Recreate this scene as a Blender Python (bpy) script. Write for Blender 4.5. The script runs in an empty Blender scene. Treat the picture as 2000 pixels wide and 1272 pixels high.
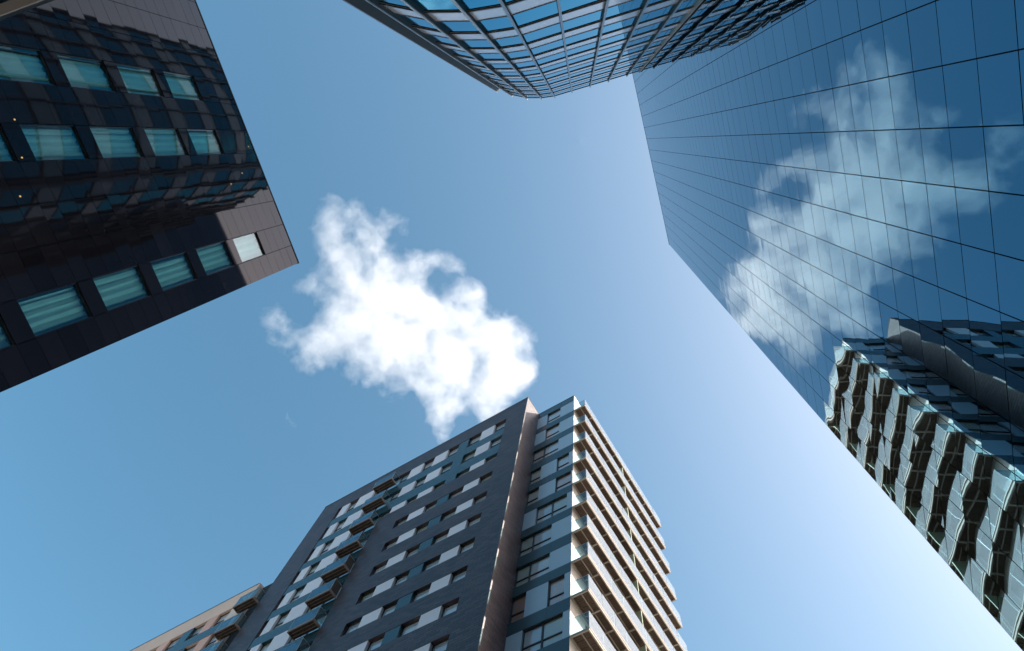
import bpy, math, random
from mathutils import Matrix, Vector
random.seed(7)
R_ = math.radians
sc = bpy.context.scene

# ------------------------------------------------------------------ camera, sky, sun, exposure
S = 1.1            # metres per plan unit
EYE = 1.6          # camera height in metres
F_PX = 1273.87     # focal length in photo pixels (2000 px wide frame)
RX = ((0.99472847, 0.0, -0.10254401), (0.02777015, 0.96263225, 0.26938443), (0.09871217, -0.27081202, 0.9575577))

cam_d = bpy.data.cameras.new('camera'); cam = bpy.data.objects.new('camera', cam_d)
sc.collection.objects.link(cam); sc.camera = cam
cam_d.sensor_fit = 'HORIZONTAL'; cam_d.sensor_width = 36.0; cam_d.lens = F_PX / 2000 * 36
cam_d.clip_start = 0.1; cam_d.clip_end = 20000
cam.matrix_world = Matrix([[RX[i][0], -RX[i][1], -RX[i][2], (0, 0, EYE)[i]] for i in range(3)] + [[0, 0, 0, 1]])

SUN_EL, SUN_DIR = R_(38), (math.cos(R_(-4.4)), math.sin(R_(-4.4)))
w = bpy.data.worlds.new('World'); sc.world = w; w.use_nodes = True
nt = w.node_tree; bg = nt.nodes['Background']
sky = nt.nodes.new('ShaderNodeTexSky'); sky.sky_type = 'NISHITA'; sky.sun_disc = False
sky.sun_elevation = SUN_EL; sky.sun_rotation = math.atan2(SUN_DIR[0], SUN_DIR[1])
sky.altitude = 50; sky.air_density = 1.0; sky.dust_density = 4.2; sky.ozone_density = 1.6
wb = nt.nodes.new('ShaderNodeHueSaturation')          # the photograph's colour grade: blue leans to cyan, a little richer
wb.inputs['Hue'].default_value = .475; wb.inputs['Saturation'].default_value = 1.22; wb.inputs['Value'].default_value = 1.0
nt.links.new(sky.outputs[0], wb.inputs['Color']); nt.links.new(wb.outputs[0], bg.inputs[0]); bg.inputs[1].default_value = 0.10
sd = bpy.data.lights.new('sun', 'SUN'); so = bpy.data.objects.new('sun', sd); sc.collection.objects.link(so)
sd.energy = 3.8; sd.angle = R_(0.53); sd.color = (1.0, 0.91, 0.80)
sv = Vector((SUN_DIR[0] * math.cos(SUN_EL), SUN_DIR[1] * math.cos(SUN_EL), math.sin(SUN_EL)))
so.rotation_euler = sv.to_track_quat('Z', 'Y').to_euler(); so.location = (60, -6, 120)

vs = sc.view_settings
vs.view_transform = 'Standard'; vs.look = 'None'; vs.exposure = 1.43; vs.gamma = 1.0; vs.use_curve_mapping = False
cy = sc.cycles
cy.max_bounces = 28; cy.glossy_bounces = 6; cy.transparent_max_bounces = 256; cy.transmission_bounces = 6
cy.diffuse_bounces = 3; cy.volume_bounces = 24; cy.caustics_reflective = False; cy.caustics_refractive = False
sc.render.filter_size = 1.2; cy.use_denoising = True; cy.sample_clamp_indirect = 6.0

# ------------------------------------------------------------------ helpers
COL = sc.collection

def gno(x, y):                       # photo pixel -> plan offset per unit of height
    c = (x - 1000, y - 636, F_PX)
    d = [sum(RX[i][j] * c[j] for j in range(3)) for i in range(3)]
    return d[0] / d[2], d[1] / d[2]

def pix(x, y, z):
    c = [RX[0][j] * x + RX[1][j] * y + RX[2][j] * z for j in range(3)]
    return (1000 + c[0] / c[2] * F_PX, 636 + c[1] / c[2] * F_PX) if c[2] > 0 else (-9e9, -9e9)

class MB:
    """collects shapes in plan units; heights are measured from the eye level"""
    def __init__(s): s.v = []; s.f = []; s.m = []
    def quad(s, *p, mi=0):
        n = len(s.v); s.v += [tuple(q) for q in p]; s.f.append(tuple(range(n, n + len(p)))); s.m.append(mi)
    def box(s, x0, x1, y0, y1, z0, z1, mi=0, tf=None):
        n = len(s.v)
        c = [(x, y, z) for z in (z0, z1) for y in (y0, y1) for x in (x0, x1)]
        if tf: c = [tf(*q) for q in c]
        s.v += c
        for q in ((0, 2, 3, 1), (4, 5, 7, 6), (0, 1, 5, 4), (2, 6, 7, 3), (0, 4, 6, 2), (1, 3, 7, 5)):
            s.f.append(tuple(n + i for i in q)); s.m.append(mi)
    def prism(s, pts, z0, z1):
        n = len(s.v); k = len(pts)
        s.v += [(x, y, z0) for x, y in pts] + [(x, y, z1) for x, y in pts]
        for i in range(k):
            j = (i + 1) % k; s.f.append((n + i, n + j, n + k + j, n + k + i)); s.m.append(0)
        s.f.append(tuple(range(n + k - 1, n - 1, -1))); s.m.append(0)
        s.f.append(tuple(range(n + k, n + 2 * k))); s.m.append(0)
    def tube(s, a, b, r, k=6):
        a = Vector(a); b = Vector(b); d = (b - a).normalized()
        u = d.orthogonal().normalized(); v = d.cross(u); n = len(s.v)
        for q in (a, b):
            for i in range(k):
                t = 2 * math.pi * i / k; p = q + u * (r * math.cos(t)) + v * (r * math.sin(t)); s.v.append(tuple(p))
        for i in range(k):
            j = (i + 1) % k; s.f.append((n + i, n + j, n + k + j, n + k + i)); s.m.append(0)
        s.f.append(tuple(range(n + k - 1, n - 1, -1))); s.m.append(0); s.f.append(tuple(range(n + k, n + 2 * k))); s.m.append(0)
    def mesh(s, name, *mats, smooth=False, eye=False):
        me = bpy.data.meshes.new(name)
        e = EYE if eye else 0
        me.from_pydata([(x * S, y * S, z * S + e) for x, y, z in s.v], [], s.f)
        for m in mats: me.materials.append(m)
        if len(mats) > 1: me.polygons.foreach_set('material_index', s.m)
        if smooth: me.polygons.foreach_set('use_smooth', [True] * len(me.polygons))
        me.update(); return me

def put(name, me, parent, loc=None, rot=None):
    """link a mesh as a part. loc given in plan units and height above eye; None = mesh already carries its place"""
    o = bpy.data.objects.new(name, me); COL.objects.link(o); o.parent = parent
    if loc is not None: o.location = (loc[0] * S, loc[1] * S, loc[2] * S + EYE)
    if rot is not None: o.rotation_euler = rot
    return o

def sub(name, me, parent, loc=(0, 0, 0), rot=None):      # piece of a part: offset relative to the part
    o = bpy.data.objects.new(name, me); COL.objects.link(o); o.parent = parent
    o.location = (loc[0] * S, loc[1] * S, loc[2] * S)
    if rot is not None: o.rotation_euler = rot
    return o

def part(name, mb, mat, parent, smooth=False):
    return put(name, mb.mesh(name, *(mat if isinstance(mat, tuple) else (mat,)), smooth=smooth, eye=True), parent)

def thing(name, label, cat, xy=(0, 0), rz=0, group=None):
    o = bpy.data.objects.new(name, None); COL.objects.link(o)
    o.location = (xy[0] * S, xy[1] * S, 0); o.rotation_euler = (0, 0, rz); o.empty_display_size = 1
    o['label'] = label; o['category'] = cat
    if group: o['group'] = group
    return o

G0 = -EYE / S            # ground level in plan units above the eye

def facade(mb, us, zs, is_open, depth, tf):
    """wall sheet with real openings and reveals; tf(u, o, z) places it (o = outward)"""
    nu, nz = len(us) - 1, len(zs) - 1
    so_ = [[not is_open((us[i] + us[i + 1]) / 2, (zs[j] + zs[j + 1]) / 2) for j in range(nz)] for i in range(nu)]
    for i in range(nu):
        for j in range(nz):
            a, b, c, d = us[i], us[i + 1], zs[j], zs[j + 1]
            if so_[i][j]:
                mb.quad(tf(a, 0, c), tf(b, 0, c), tf(b, 0, d), tf(a, 0, d))
            else:
                if i > 0 and so_[i - 1][j]: mb.quad(tf(a, 0, c), tf(a, -depth, c), tf(a, -depth, d), tf(a, 0, d))
                if i < nu - 1 and so_[i + 1][j]: mb.quad(tf(b, 0, c), tf(b, -depth, c), tf(b, -depth, d), tf(b, 0, d))
                if j > 0 and so_[i][j - 1]: mb.quad(tf(a, 0, c), tf(b, 0, c), tf(b, -depth, c), tf(a, -depth, c))
                if j < nz - 1 and so_[i][j + 1]: mb.quad(tf(a, 0, d), tf(b, 0, d), tf(b, -depth, d), tf(a, -depth, d))

# ------------------------------------------------------------------ materials
def mat(name, col, rough=0.5, metal=0.0, ior=1.5, var=0.0, vscale=1.5, bump=0.0, bscale=20.0, rnd=0.0, stretch=None, tint=None, coat=0.0):
    m = bpy.data.materials.new(name); m.use_nodes = True; t = m.node_tree
    b = t.nodes['Principled BSDF']
    b.inputs['Base Color'].default_value = (*col, 1); b.inputs['Roughness'].default_value = rough
    b.inputs['Metallic'].default_value = metal; b.inputs['IOR'].default_value = ior
    if tint: b.inputs['Specular Tint'].default_value = (*tint, 1)
    if coat: b.inputs['Coat Weight'].default_value = coat; b.inputs['Coat Roughness'].default_value = 0.03
    if var or bump or rnd:
        tc = t.nodes.new('ShaderNodeTexCoord'); vec = tc.outputs['Object']
        if stretch:
            mp = t.nodes.new('ShaderNodeMapping'); mp.inputs['Scale'].default_value = stretch
            t.links.new(vec, mp.inputs[0]); vec = mp.outputs[0]
    if var or rnd:
        hsv = t.nodes.new('ShaderNodeHueSaturation'); hsv.inputs['Color'].default_value = (*col, 1)
        val = None
        if var:
            nz = t.nodes.new('ShaderNodeTexNoise'); nz.inputs['Scale'].default_value = vscale; nz.inputs['Detail'].default_value = 6
            t.links.new(vec, nz.inputs['Vector'])
            mr = t.nodes.new('ShaderNodeMapRange'); mr.inputs[1].default_value = 0.25; mr.inputs[2].default_value = 0.75
            mr.inputs[3].default_value = 1 - var; mr.inputs[4].default_value = 1 + var
            t.links.new(nz.outputs[0], mr.inputs[0]); val = mr.outputs[0]
        if rnd:
            oi = t.nodes.new('ShaderNodeObjectInfo'); mr2 = t.nodes.new('ShaderNodeMapRange')
            mr2.inputs[3].default_value = 1 - rnd; mr2.inputs[4].default_value = 1 + rnd
            t.links.new(oi.outputs['Random'], mr2.inputs[0])
            if val is None: val = mr2.outputs[0]
            else:
                mu = t.nodes.new('ShaderNodeMath'); mu.operation = 'MULTIPLY'
                t.links.new(val, mu.inputs[0]); t.links.new(mr2.outputs[0], mu.inputs[1]); val = mu.outputs[0]
        t.links.new(val, hsv.inputs['Value']); t.links.new(hsv.outputs[0], b.inputs['Base Color'])
    if bump:
        nz = t.nodes.new('ShaderNodeTexNoise'); nz.inputs['Scale'].default_value = bscale; nz.inputs['Detail'].default_value = 3
        t.links.new(vec, nz.inputs['Vector'])
        bp = t.nodes.new('ShaderNodeBump'); bp.inputs['Strength'].default_value = 1.0; bp.inputs['Distance'].default_value = bump
        t.links.new(nz.outputs[0], bp.inputs['Height']); t.links.new(bp.outputs[0], b.inputs['Normal'])
    return m

def glass_mat(name, trans, gloss=1.0, rough=0.01, ior=1.55, haze=None, haze_mix=0.0):
    """thin architectural glass: tinted see-through plus mirror reflection by Fresnel, optional frosting"""
    m = bpy.data.materials.new(name); m.use_nodes = True; t = m.node_tree
    for n in list(t.nodes): t.nodes.remove(n)
    out = t.nodes.new('ShaderNodeOutputMaterial'); tr = t.nodes.new('ShaderNodeBsdfTransparent'); tr.inputs[0].default_value = (*trans, 1)
    gl = t.nodes.new('ShaderNodeBsdfGlossy'); gl.inputs['Roughness'].default_value = rough; gl.inputs[0].default_value = (gloss, gloss, gloss, 1)
    lw = t.nodes.new('ShaderNodeLayerWeight'); lw.inputs[0].default_value = 0.5      # facing = 1 - |cos|: same from both sides of the sheet
    pw = t.nodes.new('ShaderNodeMath'); pw.operation = 'POWER'; pw.inputs[1].default_value = 5.0; t.links.new(lw.outputs['Facing'], pw.inputs[0])
    f0 = ((ior - 1) / (ior + 1)) ** 2
    fr = t.nodes.new('ShaderNodeMath'); fr.operation = 'MULTIPLY_ADD'; fr.inputs[1].default_value = 1 - f0; fr.inputs[2].default_value = f0
    t.links.new(pw.outputs[0], fr.inputs[0])
    body = tr.outputs[0]
    if haze:
        df = t.nodes.new('ShaderNodeBsdfDiffuse'); df.inputs[0].default_value = (*haze, 1)
        tl = t.nodes.new('ShaderNodeBsdfTranslucent'); tl.inputs[0].default_value = (*haze, 1)
        a = t.nodes.new('ShaderNodeMixShader'); a.inputs[0].default_value = 0.5
        t.links.new(df.outputs[0], a.inputs[1]); t.links.new(tl.outputs[0], a.inputs[2])
        h = t.nodes.new('ShaderNodeMixShader'); h.inputs[0].default_value = haze_mix
        t.links.new(tr.outputs[0], h.inputs[1]); t.links.new(a.outputs[0], h.inputs[2]); body = h.outputs[0]
    mx = t.nodes.new('ShaderNodeMixShader')
    t.links.new(fr.outputs[0], mx.inputs[0]); t.links.new(body, mx.inputs[1]); t.links.new(gl.outputs[0], mx.inputs[2])
    t.links.new(mx.outputs[0], out.inputs[0]); return m

def brick_mat(name, c1, c2, mortar, w, h, rough=0.45, vertical=False):
    m = bpy.data.materials.new(name); m.use_nodes = True; t = m.node_tree; b = t.nodes['Principled BSDF']
    tc = t.nodes.new('ShaderNodeTexCoord'); sx = t.nodes.new('ShaderNodeSeparateXYZ'); t.links.new(tc.outputs['Object'], sx.inputs[0])
    ad = t.nodes.new('ShaderNodeMath'); ad.operation = 'ADD'; t.links.new(sx.outputs[0], ad.inputs[0]); t.links.new(sx.outputs[1], ad.inputs[1])
    cb = t.nodes.new('ShaderNodeCombineXYZ'); t.links.new(ad.outputs[0], cb.inputs[0]); t.links.new(sx.outputs[2], cb.inputs[1])
    br = t.nodes.new('ShaderNodeTexBrick'); t.links.new(cb.outputs[0], br.inputs[0])
    br.inputs['Color1'].default_value = (*c1, 1); br.inputs['Color2'].default_value = (*c2, 1); br.inputs['Mortar'].default_value = (*mortar, 1)
    br.inputs['Scale'].default_value = 1; br.inputs['Mortar Size'].default_value = 0.016; br.inputs['Brick Width'].default_value = w; br.inputs['Row Height'].default_value = h
    nz = t.nodes.new('ShaderNodeTexNoise'); nz.inputs['Scale'].default_value = 0.35; nz.inputs['Detail'].default_value = 7
    t.links.new(tc.outputs['Object'], nz.inputs['Vector'])
    hs = t.nodes.new('ShaderNodeHueSaturation'); mr = t.nodes.new('ShaderNodeMapRange'); mr.inputs[1].default_value = .3; mr.inputs[2].default_value = .7
    mr.inputs[3].default_value = 0.82; mr.inputs[4].default_value = 1.18
    t.links.new(nz.outputs[0], mr.inputs[0]); t.links.new(mr.outputs[0], hs.inputs['Value']); t.links.new(br.outputs[0], hs.inputs['Color'])
    t.links.new(hs.outputs[0], b.inputs['Base Color']); b.inputs['Roughness'].default_value = rough
    bp = t.nodes.new('ShaderNodeBump'); bp.inputs['Distance'].default_value = 0.02; bp.invert = True
    t.links.new(br.outputs['Fac'], bp.inputs['Height']); t.links.new(bp.outputs[0], b.inputs['Normal'])
    return m

M = dict(
    paving=mat('paving', (.24, .23, .21), .8, var=.2, vscale=.6, bump=.002),
    # tower of blue mirror glass
    mirror=mat('mirror_glass', (.115, .275, .375), .012, metal=1.0, rnd=.05),
    joint=mat('joint_black', (.012, .014, .017), .6),
    roofcap=mat('roof_cap', (.10, .12, .14), .5, var=.1),
    # curved office
    eglass=mat('office_glass', (.03, .43, .57), .015, metal=1.0, tint=(.55, .82, .92), rnd=.06),
    spandrel=mat('spandrel_panel', (.95, .87, .86), .16, metal=.4, ior=1.5, rnd=.04, var=.03),
    fin=mat('fin_metal', (.30, .33, .36), .38, metal=.6, var=.08),
    findark=mat('fin_dark', (.028, .042, .048), .62, ior=1.35, var=.1),
    transom=mat('transom', (.02, .02, .022), .45),
    transomlip=mat('transom_lip', (.45, .40, .36), .5),
    # black hotel
    apanel=mat('polished_black_panel', (.016, .015, .019), .03, ior=1.36, rnd=.25, var=.1, tint=(1, .92, .97)),
    aback=mat('hotel_core', (.008, .008, .009), .7),
    aframe=mat('hotel_window_frame', (.01, .013, .016), .35),
    aglass=glass_mat('teal_window_glass', (.69, .92, .925), ior=2.1),
    curtain=mat('curtain', (.80, .82, .80), .9, var=.06, vscale=3),
    # apartment block
    brick=brick_mat('charcoal_brick', (.092, .068, .076), (.042, .031, .037), (.010, .009, .011), .62, .205, .42),
    white=mat('white_panel', (.80, .76, .78), .32, rnd=.05, var=.03),
    blue=mat('pale_blue_panel', (.42, .57, .68), .22, ior=1.6, rnd=.05, var=.03),
    teal=mat('dark_teal_band', (.022, .066, .085), .26, ior=1.6, var=.06),
    dframe=mat('window_frame_dark', (.02, .025, .032), .35),
    dglass=glass_mat('window_glass', (.95, .97, .98), ior=2.0),
    core=mat('block_core', (.02, .02, .022), .8),
    render=mat('white_render', (.72, .70, .67), .75, var=.04, vscale=.8),
    steel=mat('beige_steel', (.38, .335, .285), .5, var=.08, vscale=2),
    board=mat('soffit_board', (.085, .055, .038), .7, var=.25, vscale=4, stretch=(1, 8, 1)),
    balglass=glass_mat('balcony_glass', (.72, .80, .82), ior=1.6, haze=(.64, .70, .74), haze_mix=.22),
    clrglass=glass_mat('clear_balcony_glass', (.70, .86, .88), ior=1.6),
    blueglass=glass_mat('blue_balcony_glass', (.38, .62, .72), ior=1.7),
    bronze=glass_mat('bronze_screen', (.16, .13, .11), ior=1.5, haze=(.16, .13, .11), haze_mix=.7),
    green=mat('pale_green_screen', (.50, .62, .46), .5, var=.04),
    brown=mat('balcony_brown', (.075, .055, .045), .5, var=.15),
    rust=mat('balcony_edge', (.24, .19, .155), .5, var=.12),
    rail=mat('rail_steel', (.45, .46, .46), .3, metal=.8),
    beige=mat('beige_render', (.80, .58, .46), .75, var=.05, vscale=.7),
    peach=mat('peach_panel', (.80, .46, .33), .5, rnd=.06, var=.04),
    cream=mat('cream_panel', (.82, .66, .55), .5, rnd=.05),
)
BLIND = [mat('blind_%s' % n, c, .85, var=.05, vscale=2) for n, c in
         (('grey', (.62, .66, .68)), ('cream', (.72, .62, .50)), ('pink', (.74, .52, .45)), ('sage', (.55, .58, .47)), ('white', (.82, .82, .81)), ('rust', (.45, .18, .10)))]

# ------------------------------------------------------------------ ground
gm = MB(); gm.quad((-1500, -1500, G0), (1500, -1500, G0), (1500, 1500, G0), (-1500, 1500, G0))
ground = put('ground', gm.mesh('ground', M['paving'], eye=True), None); ground['kind'] = 'structure'

# ------------------------------------------------------------------ tower of blue mirror glass (C)
def build_mirror_tower():
    H, W, PH = 61.7, 0.983, 0.942
    ang = R_(76.23); org = (8.339, 9.506); ox, oy = math.cos(ang), math.sin(ang)
    t = thing('mirror_glass_tower', 'tall flat tower clad in blue mirror glass panels reflecting the cloud', 'building', org, ang)
    NC, NR = 23, 64
    mb = MB(); mb.box(-NC * W, 0, -16, -0.05, G0, H - .02); part('core', mb, M['joint'], t)
    mb = MB(); mb.box(-NC * W - .02, .03, -16.02, .012, H - .02, H + .10); part('roof_coping', mb, M['roofcap'], t)
    # the flank round the corner
    mb = MB()
    for j in range(NR):
        for i in range(16): mb.box(0, .03, -16 + i + .012, -15 + i - .012, H - (j + 1) * PH + .008, H - j * PH - .008)
    part('flank_panels', mb, M['mirror'], t)['kind'] = 'stuff'
    rng = random.Random(11)
    def panel_mesh(k):
        gx, gz = 6, 6; hw, hh = W / 2 - .011, PH / 2 - .009
        a = [rng.uniform(-1, 1) for _ in range(7)]
        v = []; f = []
        for j in range(gz):
            for i in range(gx):
                x, z = -1 + 2 * i / (gx - 1), -1 + 2 * j / (gz - 1)
                y = .52 * (.0016 * (a[0] * x * x + a[1] * z * z) + .0010 * a[2] * x * z + .0011 * (a[3] * x ** 3 + a[4] * z ** 3 * 1.3) + .0007 * a[5] * x * z * z + .0007 * a[6] * x * x * z)
                v.append((x * hw, y, z * hh))
        for j in range(gz - 1):
            for i in range(gx - 1):
                n = j * gx + i; f.append((n + 1, n, n + gx, n + gx + 1))
        return v, f
    var = [panel_mesh(k) for k in range(14)]
    meshes = []
    for v, f in var:
        mb = MB(); mb.v = v; mb.f = f; mb.m = [0] * len(f); meshes.append(mb.mesh('mirror_panel', M['mirror'], smooth=True))
    cells = []
    for i in range(NC):
        for j in range(NR):
            s, h = -(i + .5) * W, H - (j + .5) * PH
            if h < G0 + .4: continue
            x, y = org[0] + s * ox, org[1] + s * oy
            px = pix(x, y, h)
            vis = -20 < px[0] < 2020 and -20 < px[1] < 1292 and s > -15.2
            cells.append((not vis, h, s, rng.randrange(14), rng.gauss(0, .0007), rng.gauss(0, .0007)))
    cells.sort()
    rest = MB()
    for n, (nv, h, s, k, rx, rz) in enumerate(cells):
        if n < 300: put('mirror_panel', meshes[k], t, (s, 0, h), (rx, 0, rz))
        else:
            b = len(rest.v)
            rest.v += [(s + x, y + x * rz - z * rx, h + z) for x, y, z in var[k][0]]
            rest.f += [tuple(b + q for q in f) for f in var[k][1]]; rest.m += [0] * len(var[k][1])
    part('upper_mirror_panels', rest, M['mirror'], t, smooth=True)['kind'] = 'stuff'
build_mirror_tower()

# ------------------------------------------------------------------ curved office (E)
def build_curved_office():
    H, PITCH, Z0 = 55.3, 3.63, 0.65
    pts = [(4.72, -5.15), (3.71, -4.91), (2.27, -4.55), (.84, -4.20), (-.60, -3.85), (-1.96, -3.51), (-2.98, -3.41), (-4.16, -3.45), (-5.36, -3.72), (-6.47, -4.29),
           (-7.4, -5.1), (-8.1, -6.15), (-8.5, -7.4), (-8.7, -8.7), (-8.8, -10.0), (-8.8, -11.2), (-8.75, -12.3), (-8.7, -13.3)]
    t = thing('curved_office', 'curved glass office block with blue panes, pale spandrel bands and vertical fins', 'building', (0, 0), 0)
    nrm = []
    for i, p in enumerate(pts):
        a = Vector(pts[max(i - 1, 0)]); b = Vector(pts[min(i + 1, len(pts) - 1)]); d = (b - a).normalized()
        n = Vector((d.y, -d.x))
        nrm.append(n)                      # outward (towards the street)
    assert nrm[3].y > 0
    off = lambda i, o: (pts[i][0] + nrm[i].x * o, pts[i][1] + nrm[i].y * o)
    back = [(-8.4, -13.6), (2.3, -15.4)]
    inner = [off(i, -.22) for i in range(len(pts))]; inner[0] = (4.62, -5.35)
    mb = MB(); mb.prism(inner + back, G0, H - .25); part('core', mb, M['core'], t)
    kmin = 1; ks = range(kmin, 15)
    # panes and spandrels, one per bay and floor
    rng = random.Random(3)
    for i in range(len(pts) - 1):
        a, b = Vector(pts[i]), Vector(pts[i + 1]); L = (b - a).length; ang = math.atan2(a.y - b.y, a.x - b.x); c = (a + b) / 2
        def pm(name, h, m):
            q = MB(); q.box(-L / 2 + .03, L / 2 - .03, -.05, -.012, -h / 2, h / 2); return q.mesh(name, m)
        g_, s_ = pm('glass_pane', 2.02, M['eglass']), pm('spandrel', 1.42, M['spandrel'])
        for k in ks:
            th = Z0 + PITCH * k
            if i < 11 or True:
                put('spandrel', s_, t, (c.x, c.y, th + .78), (rng.gauss(0, .001), 0, ang + rng.gauss(0, .0015)))
                put('glass_pane', g_, t, (c.x, c.y, th + 1.5 + 1.06), (rng.gauss(0, .0016), 0, ang + rng.gauss(0, .0022)))
    # transoms follow the curve, one per line
    def ring(z0, z1, o0, o1, mi=0, mb=None):
        for i in range(len(pts) - 1):
            A, B, C, D = off(i, o0), off(i + 1, o0), off(i + 1, o1), off(i, o1)
            for P, Q, z in ((A, B, 0),):
                mb.quad((*A, z0), (*B, z0), (*C, z0), (*D, z0), mi=mi); mb.quad((*A, z1), (*B, z1), (*C, z1), (*D, z1), mi=mi)
                mb.quad((*D, z0), (*C, z0), (*C, z1), (*D, z1), mi=mi); mb.quad((*A, z0), (*B, z0), (*B, z1), (*A, z1), mi=mi)
    for k in range(kmin, 16):
        th = Z0 + PITCH * k
        mb = MB(); ring(th - .05, th + .07, -.12, .026, 0, mb); ring(th - .062, th - .05, -.05, -.003, 1, mb)
        put('transom', mb.mesh('transom', M['transom'], M['transomlip'], eye=True), t)
        if k < 15:
            mb = MB(); ring(th + 1.47, th + 1.53, -.12, .006, 0, mb); ring(th + 1.46, th + 1.47, -.05, -.007, 1, mb)
            put('transom', mb.mesh('transom', M['transom'], M['transomlip'], eye=True), t)
    mb = MB(); mb.prism(inner + back, H - .25, H + .05); part('roof_coping', mb, M['roofcap'], t)
    # vertical fins on the mullion lines
    for i in range(1, len(pts)):
        a = math.atan2(nrm[i].y, nrm[i].x) - math.pi / 2
        big = (i == 9)
        mb = MB(); d = .30 if big else .10; wd = .10 if big else .028
        mb.box(-wd, wd, -.1, d, G0, H + .25, mi=1); mb.box(-wd - .012, wd + .012, d, d + .03, G0, H + .27, mi=0)
        if big:
            mb.box(-wd - .16, -wd - .05, -.1, d * .5, G0, H + .2, mi=1)
            mb.box(-wd - .18, -wd - .03, d * .5, d * .5 + .025, G0, H + .2, mi=0)
        me = mb.mesh('fin', M['fin'], M['findark'])
        put('fin', me, t, (*pts[i], 0), (0, 0, a))
    mb = MB(); mb.box(-.03, .03, -.1, .12, G0, H + .1); put('end_trim', mb.mesh('end_trim', M['transomlip']), t, (4.66, -5.14, 0), (0, 0, math.atan2(nrm[1].y, nrm[1].x) - math.pi / 2))
build_curved_office()

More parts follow.
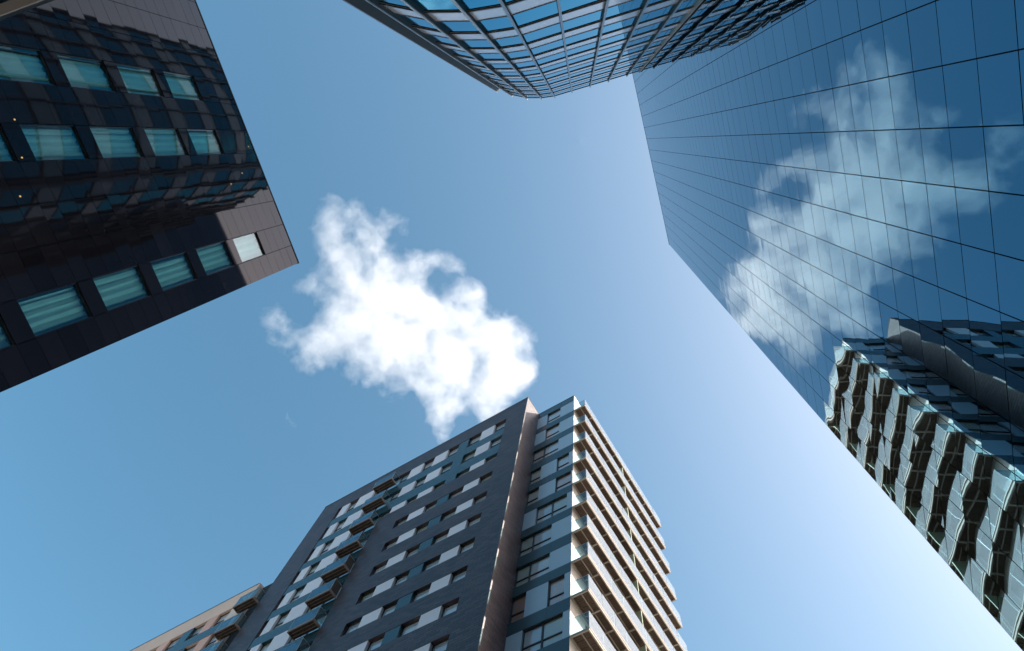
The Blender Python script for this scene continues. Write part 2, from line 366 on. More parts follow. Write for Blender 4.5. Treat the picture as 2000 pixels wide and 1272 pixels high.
# ------------------------------------------------------------------ black hotel (A)
def build_hotel():
    K = 31.3 / 32; H = 31.3; ang = R_(74.14 + 180)
    cg = gno(582.7, 513.6); org = (cg[0] * H, cg[1] * H); ox, oy = math.cos(ang), math.sin(ang)
    t = thing('black_hotel', 'black polished stone hotel with teal curtained windows and mirrored reflections', 'building', org, ang)
    xs = [0, .95, 2.07, 3.3, 4.5, 5.74, 6.86, 8.13, 9.25, 10.45, 11.69, 12.9, 14.1, 15.3, 16.5, 17.7, 18.9, 20.1, 21.3, 22.5]
    zs = [32.0, 31.28, 30.57, 29.85]
    for k in range(11): zs += [29.14 - 2.84 * k - d for d in (0, .73, 1.46, 2.19)]
    xs = [x * K for x in xs]; zs = [z * K for z in zs]; zs = [z for z in zs if z > G0]
    mb = MB(); mb.box(.02, xs[-1], -14, -.35, G0, H - .06); part('core', mb, M['aback'], t)
    mb = MB(); mb.box(-.03, xs[-1], -14, .02, H - .0, H + .07); part('roof_coping', mb, M['findark'], t)
    mb = MB(); mb.box(-.012, .02, -14, -.03, G0, H - .06); part('flank', mb, M['apanel'], t)
    wcol = {1: 0, 5: 1, 7: 2}
    rng = random.Random(5)
    mcache = {}
    cells = []
    for i in range(len(xs) - 1):
        for j in range(len(zs) - 1):
            if i in wcol and j >= 4 and (j - 4) % 4 != 3: continue
            a, b, c, d = xs[i], xs[i + 1], zs[j + 1], zs[j]
            P = (org[0] + (a + b) / 2 * ox, org[1] + (a + b) / 2 * oy, (c + d) / 2); px = pix(*P)
            vis = -30 < px[0] < 2030 and -30 < px[1] < 1300
            cells.append((not vis, P[2], a, b, c, d))
    cells.sort(); rest = MB()
    for n, (nv, hh, a, b, c, d) in enumerate(cells):
        w_, h_ = round(b - a, 3), round(d - c, 3); rx, rz = rng.gauss(0, .0022), rng.gauss(0, .0030)
        if n < 300:
            if (w_, h_) not in mcache:
                q = MB(); q.box(-w_ / 2 + .011, w_ / 2 - .011, -.04, 0, -h_ / 2 + .007, h_ / 2 - .007); mcache[w_, h_] = q.mesh('stone_panel', M['apanel'])
            put('stone_panel', mcache[w_, h_], t, ((a + b) / 2, 0, (c + d) / 2), (rx, 0, rz))
        else:
            cx, cz = (a + b) / 2, (c + d) / 2
            rest.box(a + .011, b - .011, -.04, 0, c + .007, d - .007, tf=lambda x, y, z: (x, y + (x - cx) * rz - (z - cz) * rx, z))
    part('upper_stone_panels', rest, M['apanel'], t)['kind'] = 'stuff'
    mb = MB(); mb.box(.01, xs[-1], -.3, -.045, G0, zs[-1]); 
    # black backing between panels, open at the windows
    def is_open(u, z):
        i = max(k for k in range(len(xs) - 1) if xs[k] <= u); return i in wcol and z < 29.14 * K and ((29.14 * K - z) % (2.84 * K)) < 2.19 * K
    mb = MB(); facade(mb, xs, sorted(zs + [G0]), is_open, .3, lambda u, o, z: (u, o - .045, z)); part('backing_wall', mb, M['aback'], t)
    # small glowing discs added to stand in for warm glints reflected in the panels
    lm = bpy.data.materials.new('glint_glow'); lm.use_nodes = True; lb = lm.node_tree.nodes['Principled BSDF']
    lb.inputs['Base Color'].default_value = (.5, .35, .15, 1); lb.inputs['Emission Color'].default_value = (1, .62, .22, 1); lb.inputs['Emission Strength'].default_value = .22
    q = MB(); q.tube((0, 0, 0), (0, .035, 0), .026, 8); body = q.mesh('glint_stub', M['findark'])
    q = MB(); q.tube((0, .035, 0), (0, .05, 0), .027, 8); glint_face = q.mesh('glint_disc', lm)
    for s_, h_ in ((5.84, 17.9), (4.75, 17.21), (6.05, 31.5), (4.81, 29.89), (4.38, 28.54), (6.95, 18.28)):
        sub('glint_disc', glint_face, put('glint_stub', body, t, (s_ * K, .004, h_ * K)))
    # windows
    wm = {}
    for i in wcol:
        a, b = xs[i], xs[i + 1]; w_ = b - a; h_ = 2.19 * K
        q = MB()
        for r in ((-w_ / 2, -w_ / 2 + .03, -h_ / 2, h_ / 2), (w_ / 2 - .03, w_ / 2, -h_ / 2, h_ / 2), (-w_ / 2 + .03, w_ / 2 - .03, -h_ / 2, -h_ / 2 + .035), (-w_ / 2 + .03, w_ / 2 - .03, h_ / 2 - .035, h_ / 2)):
            q.box(r[0], r[1], -.13, -.03, r[2], r[3])
        fr = q.mesh('window', M['aframe'])
        q = MB(); q.box(-w_ / 2 + .03, w_ / 2 - .03, -.085, -.075, -h_ / 2 + .035, h_ / 2 - .035); gl = q.mesh('glass', M['aglass'])
        for k in range(9):
            zc = (29.14 - 2.84 * k - 1.095) * K
            if zc < 1: break
            f = put('window', fr, t, ((a + b) / 2, 0, zc))
            sub('glass', gl, f, (0, 0, 0), (rng.gauss(0, .0018), 0, rng.gauss(0, .0028)))
            # hanging curtain with folds
            q = MB(); n = 40; ph = rng.uniform(0, 6); fw = rng.uniform(3.2, 4.6); lo = -w_ / 2 + .03; hi = w_ / 2 - (.10 if rng.random() < .6 else .03)
            for j in range(n + 1):
                x = lo + (hi - lo) * j / n; u = (x - lo) / (hi - lo)
                y0 = -.20 + .030 * math.sin(ph + u * fw * 6.28) + .012 * math.sin(ph * 2 + u * fw * 13.1) + .02 * math.sin(ph * 3 + u * 7)
                y1 = -.20 + .026 * math.sin(ph + .35 + u * fw * 6.28) + .013 * math.sin(ph * 2 + u * fw * 15.1)
                q.v += [(x, y0, -h_ / 2), (x + .006 * math.sin(ph + j), (y0 + y1) / 2, 0), (x, y1, h_ / 2)]
            for j in range(n):
                for r in (0, 1): q.f.append((3 * j + r, 3 * j + 3 + r, 3 * j + 4 + r, 3 * j + 1 + r)); q.m.append(0)
            sub('curtain', q.mesh('curtain', M['curtain'], smooth=True), f)
build_hotel()

# ------------------------------------------------------------------ apartment block (D) and its lower wing (F)
ANG_D = R_(149.7); ORG_D = (-.448, 22.157)
_wc = {}
def window_meshes(w_, h_, transom, mid):
    key = (round(w_, 2), round(h_, 2), transom, mid)
    if key not in _wc:
        q = MB(); t_ = .045; X, Z = w_ / 2 - .004, h_ / 2 - .004
        for r in ((-X, -X + t_, -Z, Z), (X - t_, X, -Z, Z), (-X + t_, X - t_, -Z, -Z + t_), (-X + t_, X - t_, Z - t_, Z)): q.box(r[0], r[1], -.07, 0, r[2], r[3])
        if transom: q.box(-X + t_, X - t_, -.065, .006, -Z + h_ * transom - .03, -Z + h_ * transom + .03)
        if mid: q.box(-.03, .03, -.066, .004, -Z + t_, Z - t_)
        fr = q.mesh('window', M['dframe'])
        q = MB(); q.box(-X + t_, X - t_, -.045, -.035, -Z + t_, Z - t_); gl = q.mesh('glass', M['dglass'])
        q = MB(); q.box(-X + .01, X - .01, -.075, -.07, -Z + .01, Z - .01); bl = [q.mesh('blind', b) for b in BLIND]
        _wc[key] = (fr, gl, bl)
    return _wc[key]

rngD = random.Random(21)
def window(t, x0, x1, y, z0, z1, transom=0, mid=False, blind=None, name='window'):
    fr, gl, bl = window_meshes(x1 - x0, z1 - z0, transom, mid)
    f = put(name, fr, t, ((x0 + x1) / 2, y, (z0 + z1) / 2))
    sub('glass', gl, f, (0, 0, 0), (rngD.gauss(0, .002), 0, rngD.gauss(0, .003)))
    sub('blind', bl[rngD.choice((0, 0, 4, 4, 0, 3)) if blind is None else blind], f)
    return f

_pc = {}
def panel(t, name, m, x0, x1, y0, y1, z0, z1):
    key = (name, m, round(x1 - x0, 3), round(y1 - y0, 3), round(z1 - z0, 3))
    if key not in _pc:
        q = MB(); w_, h_ = x1 - x0, z1 - z0; q.box(-w_ / 2 + .004, w_ / 2 - .004, -(y1 - y0), 0, -h_ / 2 + .004, h_ / 2 - .004); _pc[key] = q.mesh(name, M[m])
    return put(name, _pc[key], t, ((x0 + x1) / 2, y1, (z0 + z1) / 2))

def small_balcony_meshes(wd, dp):
    q = MB(); a = wd / 2
    q.box(-a, a, dp - .07, dp, -.02, .17, mi=1); q.box(-a, -a + .07, 0, dp - .07, -.02, .17, mi=1); q.box(a - .07, a, 0, dp - .07, -.02, .17, mi=1)
    q.box(-a + .07, a - .07, 0, dp - .07, .10, .16)
    for k in range(2): q.box(-a + .07, a - .07, .2 + k * .24, .235 + k * .24, .02, .10, mi=1)
    for k in range(3): q.box(-a * .5 + k * a * .5 - .02, -a * .5 + k * a * .5 + .02, .0, dp - .07, .05, .10)
    base = q.mesh('balcony', M['brown'], M['rust'])
    q = MB(); q.box(-a + .02, -.01, dp - .045, dp - .03, .17, 1.22); q.box(.01, a - .02, dp - .045, dp - .03, .17, 1.22); front = q
    side = MB(); side.box(-.008, .008, .03, dp - .05, .17, 1.22)
    rail = MB()
    rail.box(-a, a, dp - .055, dp - .02, 1.22, 1.25); rail.box(-a, -a + .03, .02, dp - .055, 1.22, 1.25); rail.box(a - .03, a, .02, dp - .055, 1.22, 1.25)
    for x in (-a, a - .03): rail.box(x, x + .03, dp - .055, dp - .02, .17, 1.22)
    return base, front, side, rail.mesh('handrail', M['rail'])

def build_block():
    t = thing('apartment_tower', 'dark brick apartment tower with white panels and long balconies on its sunlit flank', 'building', ORG_D, ANG_D)
    H = 55.33; YM = 1.93
    T = [52.85, 49.6, 46.4, 43.35, 40.45, 37.7, 34.88, 32.1, 29.36, 26.62]
    while T[-1] > 4: T.append(T[-1] - 2.74)
    XL, XR = 27.42, 3.73
    # --- main brick front with real openings
    us = [XR, 5.75, 14.7, 17.2, 24.57, XL]
    zs = sorted(set([G0, H, 45.45, 52.85, T[-1] - 2] + [z for k in range(3, len(T)) for z in (T[k], T[k] - 1.1)]))
    zlow = T[-1] - 2
    def is_open(u, z):
        if 5.75 < u < 24.57 and 45.45 < z < 52.85: return True
        if 17.2 < u < 24.57 and zlow < z < 45.45: return True
        return 5.75 < u < 14.7 and any(T[k] - 1.1 < z < T[k] for k in range(3, len(T)))
    mb = MB(); facade(mb, us, zs, is_open, .32, lambda u, o, z: (u, YM + o, z))
    mb.quad((XR, YM, G0), (XR, -.2, G0), (XR, -.2, H), (XR, YM, H)); mb.quad((XL, YM, G0), (XL, -13, G0), (XL, -13, H), (XL, YM, H))
    part('brick_wall', mb, M['brick'], t)
    mb = MB(); mb.box(XR + .05, XL - .05, -13, YM - .48, G0, H - .1); part('core', mb, M['core'], t)
    mb = MB(); mb.box(XR - .02, XL + .02, YM - .3, YM + .025, H, H + .05); mb.box(XR - .02, XR + .25, -.02, YM - .3, H, H + .05); mb.box(XL - .25, XL + .02, -13, YM - .3, H, H + .05)
    part('coping', mb, M['findark'], t)
    yb, yw, yf = YM - .32, YM - .20, YM - .02          # back of panels, window plane, panel face
    # --- rows of the lower floors
    cols = [('w', 5.75, 6.94), ('p', 6.94, 8.33), ('w', 8.33, 9.66), ('t', 9.66, 10.73), ('w', 10.73, 11.95), ('p', 11.95, 13.42), ('w', 13.42, 14.7)]
    for k in range(3, len(T)):
        for c, a, b in cols:
            if c == 'w': window(t, a, b, yw, T[k] - 1.1, T[k])
            elif c == 'p': panel(t, 'white_panel', 'white', a, b, yb, yf, T[k] - 1.1, T[k])
            else: panel(t, 'teal_panel', 'teal', a, b, yb, yf, T[k] - 1.1, T[k])
    # --- three upper floors in one tall recess
    cu = [('w', 5.75, 6.94), ('p', 6.94, 8.33), ('w', 8.33, 9.66), ('w', 10.73, 11.95), ('p', 11.95, 13.42), ('w', 13.42, 14.65), ('p', 14.65, 16.1), ('w', 16.1, 17.2)]
    rows = [(52.85, 51.0), (49.6, 48.0), (46.4, 45.45)]
    for r, (z1, z0) in enumerate(rows):
        for c, a, b in cu:
            if c == 'w': window(t, a, b, yw, z0, z1, transom=.42 if r < 2 else 0)
            else: panel(t, 'white_panel', 'white', a, b, yb, yf, z0, z1)
    for z1, z0 in ((51.0, 49.6), (48.0, 46.4)):
        panel(t, 'teal_band', 'teal', 5.75, 9.66, yb, yf - .01, z0, z1); panel(t, 'teal_band', 'teal', 10.73, 17.2, yb, yf - .01, z0, z1)
    panel(t, 'teal_panel', 'teal', 9.66, 10.73, yb, yf, 45.45, 52.85)
    # --- left bay down the whole height, with projecting balconies
    wd, dp = 2.15, .74
    base, front, side, rail = small_balcony_meshes(wd, dp)
    gf, gs = front.mesh('glass_front', M['blueglass']), side.mesh('glass_side', M['clrglass']); br_ = side.mesh('side_screen', M['bronze'])
    for k in range(len(T)):
        z1 = T[k]; z0 = z1 - (1.98 if k < 3 else 1.72); zn = T[k + 1] if k + 1 < len(T) else zlow
        window(t, 24.12, 24.57, yw, z0, z1)
        panel(t, 'white_panel', 'white', 23.22, 24.12, yb, yf, z0, z1)
        window(t, 22.06, 23.22, yw, z0, z1, transom=.42)
        panel(t, 'white_panel', 'white', 20.24, 22.06, yb, yf, z0, z1)
        window(t, 18.75, 20.24, yw, z0, z1, name='balcony_door'); window(t, 17.2, 18.75, yw, z0, z1, name='balcony_door')
        panel(t, 'teal_band', 'teal', 17.2, 24.57, yb, yf - .01, max(zn, zlow), z0)
        b = put('balcony', base, t, (18.33, YM, z1 - 1.76))
        sub('glass_front', gf, b)
        scr = k in (4, 5)
        sub('side_screen' if scr else 'glass_side', br_ if scr else gs, b, (-wd / 2 + .02, 0, 0)); sub('glass_side', gs, b, (wd / 2 - .02, 0, 0))
        sub('handrail', rail, b)
    # --- set-back end bay (recess) next to the sunlit flank
    B = [52.0, 48.8, 45.6, 42.4, 39.5, 36.6, 33.8, 31.0, 28.15, 25.4]
    while B[-1] > 4: B.append(B[-1] - 2.77)
    TP = [54.2, 51.0, 47.75, 44.45, 41.45, 38.6, 35.75, 32.8, 30.2, 27.25] ; TP += [b + 1.85 for b in B[10:]]
    lay = {0: 'p2.74 w1.4 p0', 1: 'p2.74 w1.4 p0', 2: 'w2.72 w1.38 p0', 3: 'w2.76 p1.38 w.36 p0', 4: 'w2.76 p1.38 w.15 p0', 5: 'p2.75 w1.56 w.41 p0', 6: 'w2.8 w1.44 p0', 7: 'w2.8 w1.44 p0', 8: 'w2.8 p1.39 w.39 p0', 9: 'p2.75 w1.62 w.41 p0'}
    bl = {(2, 0): 2, (2, 1): 4, (3, 0): 1, (4, 0): 1, (4, 2): 2, (5, 1): 0, (6, 0): 3, (6, 1): 0, (7, 0): 3, (7, 1): 4, (8, 0): 5, (8, 2): 2}
    for k in range(len(B)):
        x1 = XR
        for n, tok in enumerate(lay[k if k < 10 else 2 + (k * 3) % 8].split()):
            x0 = float(tok[1:])
            if tok[0] == 'p': panel(t, 'pale_panel', 'blue', x0, x1, -.22, 0, B[k], TP[k])
            else: window(t, x0, x1, -.10, B[k], TP[k], transom=.36, blind=bl.get((k, n)))
            x1 = x0
        top = H if k == 0 else B[k - 1]
        panel(t, 'teal_band', 'teal', 1.38, XR, -.22, .012, TP[k], top); panel(t, 'teal_band', 'teal', 0, 1.38, -.22, .012, TP[k], top)
    mb = MB(); mb.box(.02, XR - .02, -13.4, -.36, G0, H - .1); part('core', mb, M['core'], t)
    mb = MB(); mb.box(-.025, XR - .03, -.3, .03, H + .002, H + .05); mb.box(-.025, .25, -13.42, -.3, H + .002, H + .05); part('coping', mb, M['findark'], t)
    # --- sunlit flank: white render with glazed doors
    LEN = 13.4
    doors = [(1.5, 3.6), (4.3, 5.9), (7.4, 9.5), (10.4, 12.4)]
    us = sorted([0, LEN] + [v for d in doors for v in d]); SB = [b - .15 for b in B]
    zz = sorted(set([G0, H] + [v for b in SB for v in (b + .3, b + 2.5)]))
    mb = MB()
    facade(mb, us, zz, lambda u, z: any(a < u < b for a, b in doors) and any(b + .3 < z < b + 2.5 for b in SB), .2, lambda u, o, z: (-o, -u, z))
    part('rendered_wall', mb, M['render'], t)
    for b in SB:
        for (a, c) in doors:
            fr, gl, bls = window_meshes(c - a, 2.2, 0, True)
            f = put('balcony_door', fr, t, (.13, -(a + c) / 2, b + 1.4), (0, 0, math.pi / 2)); sub('glass', gl, f); sub('blind', bls[rngD.choice((0, 3, 4, 1))], f)
    # long balconies
    DP = 1.05; NB = 10; BW = LEN / NB
    q = MB()
    q.box(-DP, -DP + .08, -LEN, 0, .04, .20); q.box(-DP + .08, 0, -.07, 0, .045, .19); q.box(-DP + .08, 0, -LEN, -LEN + .07, .045, .19)
    q.box(-.09, 0, -LEN + .07, -.07, .05, .18); q.box(-.62, -.57, -LEN + .07, -.07, .07, .12)
    for i in range(1, NB): q.box(-DP + .08, -.09, -i * BW - .045, -i * BW + .045, .055, .17)
    q.box(-DP - .035, -DP, -LEN, 0, .15, .20)
    q.box(-DP + .08, -.09, -LEN + .07, -.07, .17, .21, mi=1)
    slab = q.mesh('balcony', M['steel'], M['board'])
    q = MB(); nb = 9
    for i in range(NB):
        for j in range(nb):
            y1 = -i * BW - .07 - j * (BW - .14) / nb; z = .118 + .012 * ((j * 7 + i * 3) % 3) / 2
            q.box(-DP + .11, -.62, y1 - (BW - .14) / nb + .018, y1, z, .17); q.box(-.57, -.10, y1 - (BW - .14) / nb + .018, y1, z, .17)
    boards = q.mesh('soffit_boards', M['board'])
    q = MB(); q.box(-.008, .008, -BW / 2 + .012, BW / 2 - .012, .20, 1.28); gp = q.mesh('glass_panel', M['balglass'])
    q = MB(); q.box(-DP + .06, -.08, -.008, .008, .24, 1.26); ge = q.mesh('glass_end', M['clrglass'])
    q = MB()
    for i in range(NB + 1):
        yy = min(max(-i * BW, -LEN + .02), -.02); q.box(-DP - .012, -DP + .03, yy - .012, yy + .012, .2, 1.26)
    q.box(-.07, -.045, -.035, -.01, .24, 1.26); q.box(-DP, -.045, -.03, -.012, 1.26, 1.285)
    rl = q.mesh('rail_posts', M['rail'])
    q = MB(); q.box(-DP + .02, -.02, -.02, .02, .22, 2.75); fin = q.mesh('divider', M['green'])
    rg = random.Random(8)
    for k, b in enumerate(SB):
        s = put('balcony', slab, t, (0, 0, b)); sub('soffit_boards', boards, s)['kind'] = 'stuff'
        for i in range(NB): sub('glass_panel', gp, s, (-DP - .02, -(i + .5) * BW, 0), (0, rg.gauss(0, .006), rg.gauss(0, .006)))
        sub('glass_end', ge, s, (0, -.03, 0)); sub('glass_end', ge, s, (0, -LEN + .03, 0)); sub('rail_posts', rl, s)
        if k > 0: put('divider', fin, t, (0, -6.45, b))
    return t, (base, gf, gs, rail, wd)
block, balc = build_block()

def build_chairs():
    q = MB(); q.box(-.2, .2, -.2, .2, .42, .46); seat = q.mesh('seat', M['render'])
    q = MB(); q.box(-.2, .2, .17, .2, .50, .85); back = q.mesh('backrest', M['render'])
    q = MB(); q.box(-.015, .015, -.015, .015, 0, .42); leg = q.mesh('leg', M['rail'])
    ca, sa = math.cos(ANG_D), math.sin(ANG_D)
    for (x, y, h, rz, lab) in ((-.55, -.75, 36.45 + .21, 2.2, 'white chair behind the glass end panel of a high balcony'), (-.55, -.8, 28.0 + .21, 1.9, 'pale chair on a lower balcony near the tower corner')):
        t = thing('balcony_chair', lab, 'chair', (ORG_D[0] + x * ca - y * sa, ORG_D[1] + x * sa + y * ca), ANG_D + rz)
        t.location.z = h * S + EYE
        for n, me, l in [('seat', seat, (0, 0, 0)), ('backrest', back, (0, 0, 0))] + [('leg', leg, (a, b, 0)) for a in (-.18, .18) for b in (-.18, .18)]: sub(n, me, t, l)
build_chairs()

def build_wing():
    t = thing('beige_apartment_wing', 'lower beige rendered apartment block with peach panels beside the dark brick tower', 'building', ORG_D, ANG_D)
    H = 45.05; YM = 1.93; X0, X1 = 29.9, 52.0; T = [43.0 - 2.91 * k for k in range(14)]
    mb = MB(); us = [X0, 30.0, X1 - .5, X1]; zs = sorted([G0, H] + [v for z in T for v in (z, z - 1.75)])
    facade(mb, us, zs, lambda u, z: 30.0 < u < X1 - .5 and any(q - 1.75 < z < q for q in T), .3, lambda u, o, z: (u, YM + o, z))
    part('rendered_wall', mb, M['beige'], t)
    mb = MB(); mb.box(27.5, X1, -12, YM - .48, G0, H - .05); part('core', mb, M['core'], t)
    mb = MB(); mb.box(29.7, X1 + .02, YM - .3, YM + .03, H, H + .06); mb.box(27.45, 29.7, -.1, YM - .72, H, H + .06); part('coping', mb, M['findark'], t)
    mb = MB(); mb.box(29.55, X0, .9, YM - .002, G0, H - .001); part('corner_pier', mb, M['beige'], t)
    yb, yw, yf = YM - .32, YM - .20, YM - .02
    base, gf, gs, rail, wd = balc
    pat = ['cream_panel', 'w', 'peach_panel', 'w', 'teal_panel', 'w', 'peach_panel', 'w']
    for k, z in enumerate(T):
        x = 30.0; n = k % 2
        while x < X1 - .5 - .01:
            b = min(x + (1.55 if pat[n % 8] == 'w' else 1.25), X1 - .5); c = pat[n % 8]
            if c == 'w': window(t, x, b, yw, z - 1.75, z, transom=.45)
            else: panel(t, c, {'cream_panel': 'cream', 'peach_panel': 'peach', 'teal_panel': 'teal'}[c], x, b, yb, yf, z - 1.75, z)
            x = b; n += 1
        panel(t, 'teal_band', 'teal', 30.0, X1 - .5, YM, YM + .015, z - 2.91, z - 1.75)
        # recessed glazed link with balcony beside the tower
        panel(t, 'teal_band', 'teal', 27.46, 29.55, .9, 1.2, z - .35 if k else z - .1, z + (.95 if k else 2.0))
        window(t, 27.46, 28.5, 1.15, z - 1.95, z - .36 if k else z - .11, name='balcony_door'); window(t, 28.5, 29.55, 1.15, z - 1.95, z - .36 if k else z - .11, name='balcony_door')
        b = put('balcony', base, t, (28.66, YM - .1, z - 1.62))
        sub('glass_front', gf, b); sub('glass_side', gs, b, (-wd / 2 + .02, 0, 0)); sub('glass_side', gs, b, (wd / 2 - .02, 0, 0)); sub('handrail', rail, b)
build_wing()

# ------------------------------------------------------------------ glazed canopy on the hotel front
def build_canopy():
    h = 12.0; a = gno(0, 29); b = gno(77, 0)
    p, q = Vector((a[0] * h, a[1] * h)), Vector((b[0] * h, b[1] * h)); d = (q - p).normalized()
    ang = math.atan2(d.y, d.x)
    t = thing('glass_canopy', 'steel framed glass canopy edge projecting in front of the black hotel wall', 'canopy', (p.x, p.y), ang)
    # local x along the visible edge (outwards), local -y away from the picture's middle
    sgn = -1
    mb = MB(); mb.box(-4.2, 2.6, -.10, 0, h, h + .22); part('edge_beam', mb, M['findark'], t)
    mb = MB(); mb.box(-4.2, 2.6, -.14, .03, h - .05, h); part('edge_flange', mb, M['transomlip'], t)
    for i in range(4):
        mb = MB(); mb.box(-4.15 + i * 1.7, -2.50 + i * 1.7, -3.4, -.12, h + .12, h + .15); part('glass_pane', mb, M['aglass'], t)
    for i in range(5):
        mb = MB(); mb.box(-4.2 + i * 1.7 - .03, -4.2 + i * 1.7 + .03, -3.4, -.12, h - .02, h + .10); part('rafter', mb, M['rail'], t)
    mb = MB(); mb.box(-4.2, 2.6, -1.0, -.92, h + .02, h + .11); part('purlin', mb, M['rail'], t)
    mb = MB(); mb.box(-4.2, 2.6, -3.5, -3.4, h, h + .22); part('edge_beam', mb, M['findark'], t)
build_canopy()

# ------------------------------------------------------------------ clouds: real scattering volumes high above
def cloud_mat(name, density):
    m = bpy.data.materials.new(name); m.use_nodes = True; t = m.node_tree
    for n in list(t.nodes): t.nodes.remove(n)
    mo = t.nodes.new('ShaderNodeOutputMaterial'); pv = t.nodes.new('ShaderNodeVolumeScatter')
    pv.inputs['Color'].default_value = (.988, .982, .972, 1); pv.inputs['Anisotropy'].default_value = .5
    pv.inputs['Density'].default_value = density
    t.links.new(pv.outputs[0], mo.inputs['Volume'])
    return m

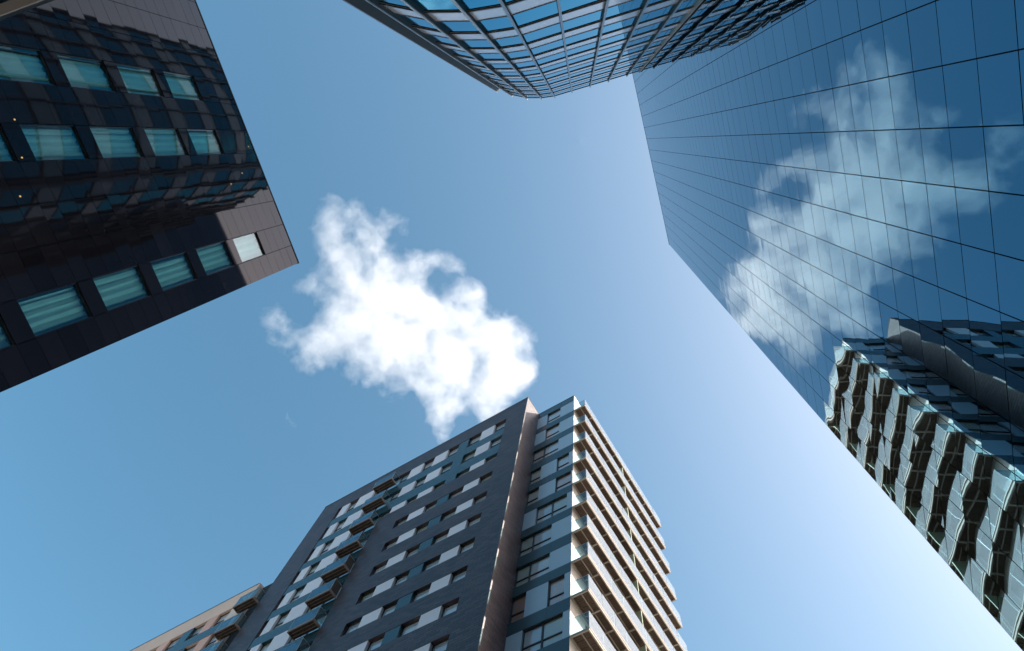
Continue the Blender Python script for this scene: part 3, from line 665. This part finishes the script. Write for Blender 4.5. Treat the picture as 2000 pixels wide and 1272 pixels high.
def build_cloud(name, label, blobs, alt, thick, res, noise_off, shells):
    """blobs give the rough plan of the cloud; a noise field frays it; nested shells of that field carry growing density"""
    pts = [(gno(x, y), r / F_PX * 1.04, wt) for x, y, r, wt in blobs]
    P = [(g[0] * alt, g[1] * alt, r * alt, wt) for g, r, wt in pts]
    cx = sum(p[0] for p in P) / len(P); cyy = sum(p[1] for p in P) / len(P)
    mx = [max(abs(p[0] - cx) + p[2] * 1.9 for p in P if p[3] > 0), max(abs(p[1] - cyy) + p[2] * 1.9 for p in P if p[3] > 0), thick]
    tm = bpy.data.meshes.new('tmp'); tm.from_pydata([(0, 0, 0)], [], [])
    tmp = bpy.data.objects.new('tmp', tm); COL.objects.link(tmp)
    ng = bpy.data.node_groups.new(name, 'GeometryNodeTree'); ng.is_modifier = True
    ng.interface.new_socket('Geometry', in_out='OUTPUT', socket_type='NodeSocketGeometry')
    N, L = ng.nodes, ng.links
    out = N.new('NodeGroupOutput'); vc = N.new('GeometryNodeVolumeCube')
    vc.inputs['Min'].default_value = (-mx[0], -mx[1], -mx[2]); vc.inputs['Max'].default_value = (mx[0], mx[1], mx[2])
    for s, r in zip(('Resolution X', 'Resolution Y', 'Resolution Z'), res): vc.inputs[s].default_value = r
    pos = N.new('GeometryNodeInputPosition')
    def vm(op, a, b=None):
        n = N.new('ShaderNodeVectorMath'); n.operation = op
        for i, q in ((0, a), (1, b)):
            if q is None: continue
            if isinstance(q, tuple): n.inputs[i].default_value = q
            else: L.new(q, n.inputs[i])
        return n
    def ma(op, a, b=None, c=None, clamp=False):
        n = N.new('ShaderNodeMath'); n.operation = op; n.use_clamp = clamp
        for i, q in ((0, a), (1, b), (2, c)):
            if q is None: continue
            if isinstance(q, (int, float)): n.inputs[i].default_value = q
            else: L.new(q, n.inputs[i])
        return n.outputs[0]
    def noise(vec, scale, detail, rough):
        n = N.new('ShaderNodeTexNoise'); n.inputs['Scale'].default_value = scale; n.inputs['Detail'].default_value = detail; n.inputs['Roughness'].default_value = rough
        L.new(vec, n.inputs['Vector']); return n
    sh = vm('ADD', pos.outputs[0], noise_off).outputs[0]
    w1 = noise(sh, .012, 3, .5); wv = vm('SUBTRACT', w1.outputs['Color'], (.5, .5, .5)); wv = vm('MULTIPLY', wv.outputs[0], (36, 36, 32))
    w2 = noise(sh, .045, 3, .55); wv2 = vm('SUBTRACT', w2.outputs['Color'], (.5, .5, .5)); wv2 = vm('MULTIPLY', wv2.outputs[0], (20, 20, 16))
    wp = vm('ADD', pos.outputs[0], wv.outputs[0]); wp = vm('ADD', wp.outputs[0], wv2.outputs[0]).outputs[0]
    acc = None
    for x, y, r, wt in P:
        d = vm('SUBTRACT', wp, (x - cx, y - cyy, 0.0)); d = vm('MULTIPLY', d.outputs[0], (1 / r, 1 / r, 1 / min(r, thick * .5)))
        dd = vm('DOT_PRODUCT', d.outputs[0], d.outputs[0]).outputs['Value']
        e = ma('MULTIPLY', dd, -1.0); e = ma('EXPONENT', e); e = ma('MULTIPLY', e, wt)
        acc = e if acc is None else ma('ADD', acc, e)
    nz = noise(vm('ADD', wp, noise_off).outputs[0], .017, 9, .70).outputs[0]
    sat = ma('SUBTRACT', 1.0, ma('EXPONENT', ma('MULTIPLY', acc, -CLOUD_GAIN)))
    f = ma('MULTIPLY_ADD', ma('SUBTRACT', nz, .5), CLOUD_FRAY, sat)
    f = ma('SUBTRACT', f, CLOUD_CUT)
    gate = ma('MULTIPLY', ma('SUBTRACT', sat, .10), 5.0, clamp=True)
    f = ma('MULTIPLY', f, gate)
    L.new(f, vc.inputs['Density'])
    vt = N.new('GeometryNodeVolumeToMesh'); vt.inputs['Adaptivity'].default_value = .15
    L.new(vc.outputs[0], vt.inputs[0]); L.new(vt.outputs[0], out.inputs[0])
    md = tmp.modifiers.new('cloud', 'NODES'); md.node_group = ng
    root = None
    for k, (iso, dens) in enumerate(shells):
        vt.inputs['Threshold'].default_value = iso; ng.update_tag(); tmp.update_tag()
        bpy.context.view_layer.update()
        dg = bpy.context.evaluated_depsgraph_get()
        me = bpy.data.meshes.new_from_object(tmp.evaluated_get(dg)); me.name = name if not k else 'dense_core'
        me.materials.clear(); me.materials.append(cloud_mat('%s_vapour' % name, dens))
        o = bpy.data.objects.new(name if not k else 'dense_core', me); COL.objects.link(o)
        if root is None:
            root = o; o.location = (cx, cyy, alt); o['label'] = label; o['category'] = 'cloud'
        else: o.parent = root
    bpy.data.objects.remove(tmp)
    return root

CLOUD_FRAY, CLOUD_CUT, CLOUD_GAIN = 2.7, .45, 1.0
main = [(668, 425, 40, 1.2), (700, 445, 42, .9), (755, 430, 26, .75), (790, 450, 16, .6), (655, 480, 42, .8), (690, 500, 55, 1.2), (690, 560, 60, 1.3), (640, 575, 36, .75), (750, 540, 55, .95), (740, 600, 75, 1.6), (820, 640, 80, 1.6),
        (700, 650, 75, 1.4), (645, 655, 42, .8), (760, 690, 70, 1.5), (850, 700, 80, 1.6), (920, 660, 65, 1.4), (960, 690, 70, 1.4), (1005, 700, 45, 1.3), (1035, 712, 20, 1.1), (880, 760, 55, 1.2), (945, 770, 50, 1.1), (985, 745, 45, 1.2),
        (870, 810, 30, 1.0), (868, 850, 24, 1.0), (955, 810, 34, 1.0), (605, 545, 24, .8), (582, 560, 14, .8), (535, 615, 26, 1.2), (552, 655, 30, 1.25), (590, 680, 34, 1.25), (630, 690, 34, 1.1), (850, 512, 26, 1.3), (885, 515, 20, 1.4), (805, 500, 30, .8),
        (905, 585, 36, 1.1), (932, 566, 16, 1.1), (650, 392, 18, .55), (1000, 650, 28, .75), (790, 770, 30, .5), (700, 720, 30, .6), (820, 580, 40, .35),
        (852, 556, 26, -1.1), (586, 612, 24, -1.1), (828, 468, 24, -.9), (772, 472, 13, -.6), (795, 792, 26, -.9), (912, 838, 20, -.8), (600, 500, 34, -.8), (960, 600, 26, -.7), (640, 735, 24, -.7)]
build_cloud('cloud', 'bright white ragged cumulus cloud drifting in the open blue sky', main, 1000.0, 56.0, (260, 216, 50), (37.0, 11.0, 5.0),
            [(.03, .0026), (.15, .0042), (.32, .0066), (.52, .011)])
build_cloud('cloud_wisp', 'tiny faint wisp of cloud below the big white cloud', [(565, 822, 16, .8), (572, 834, 10, .8)], 1000.0, 14.0, (64, 64, 32), (5.0, 3.0, 9.0), [(.02, .006)])
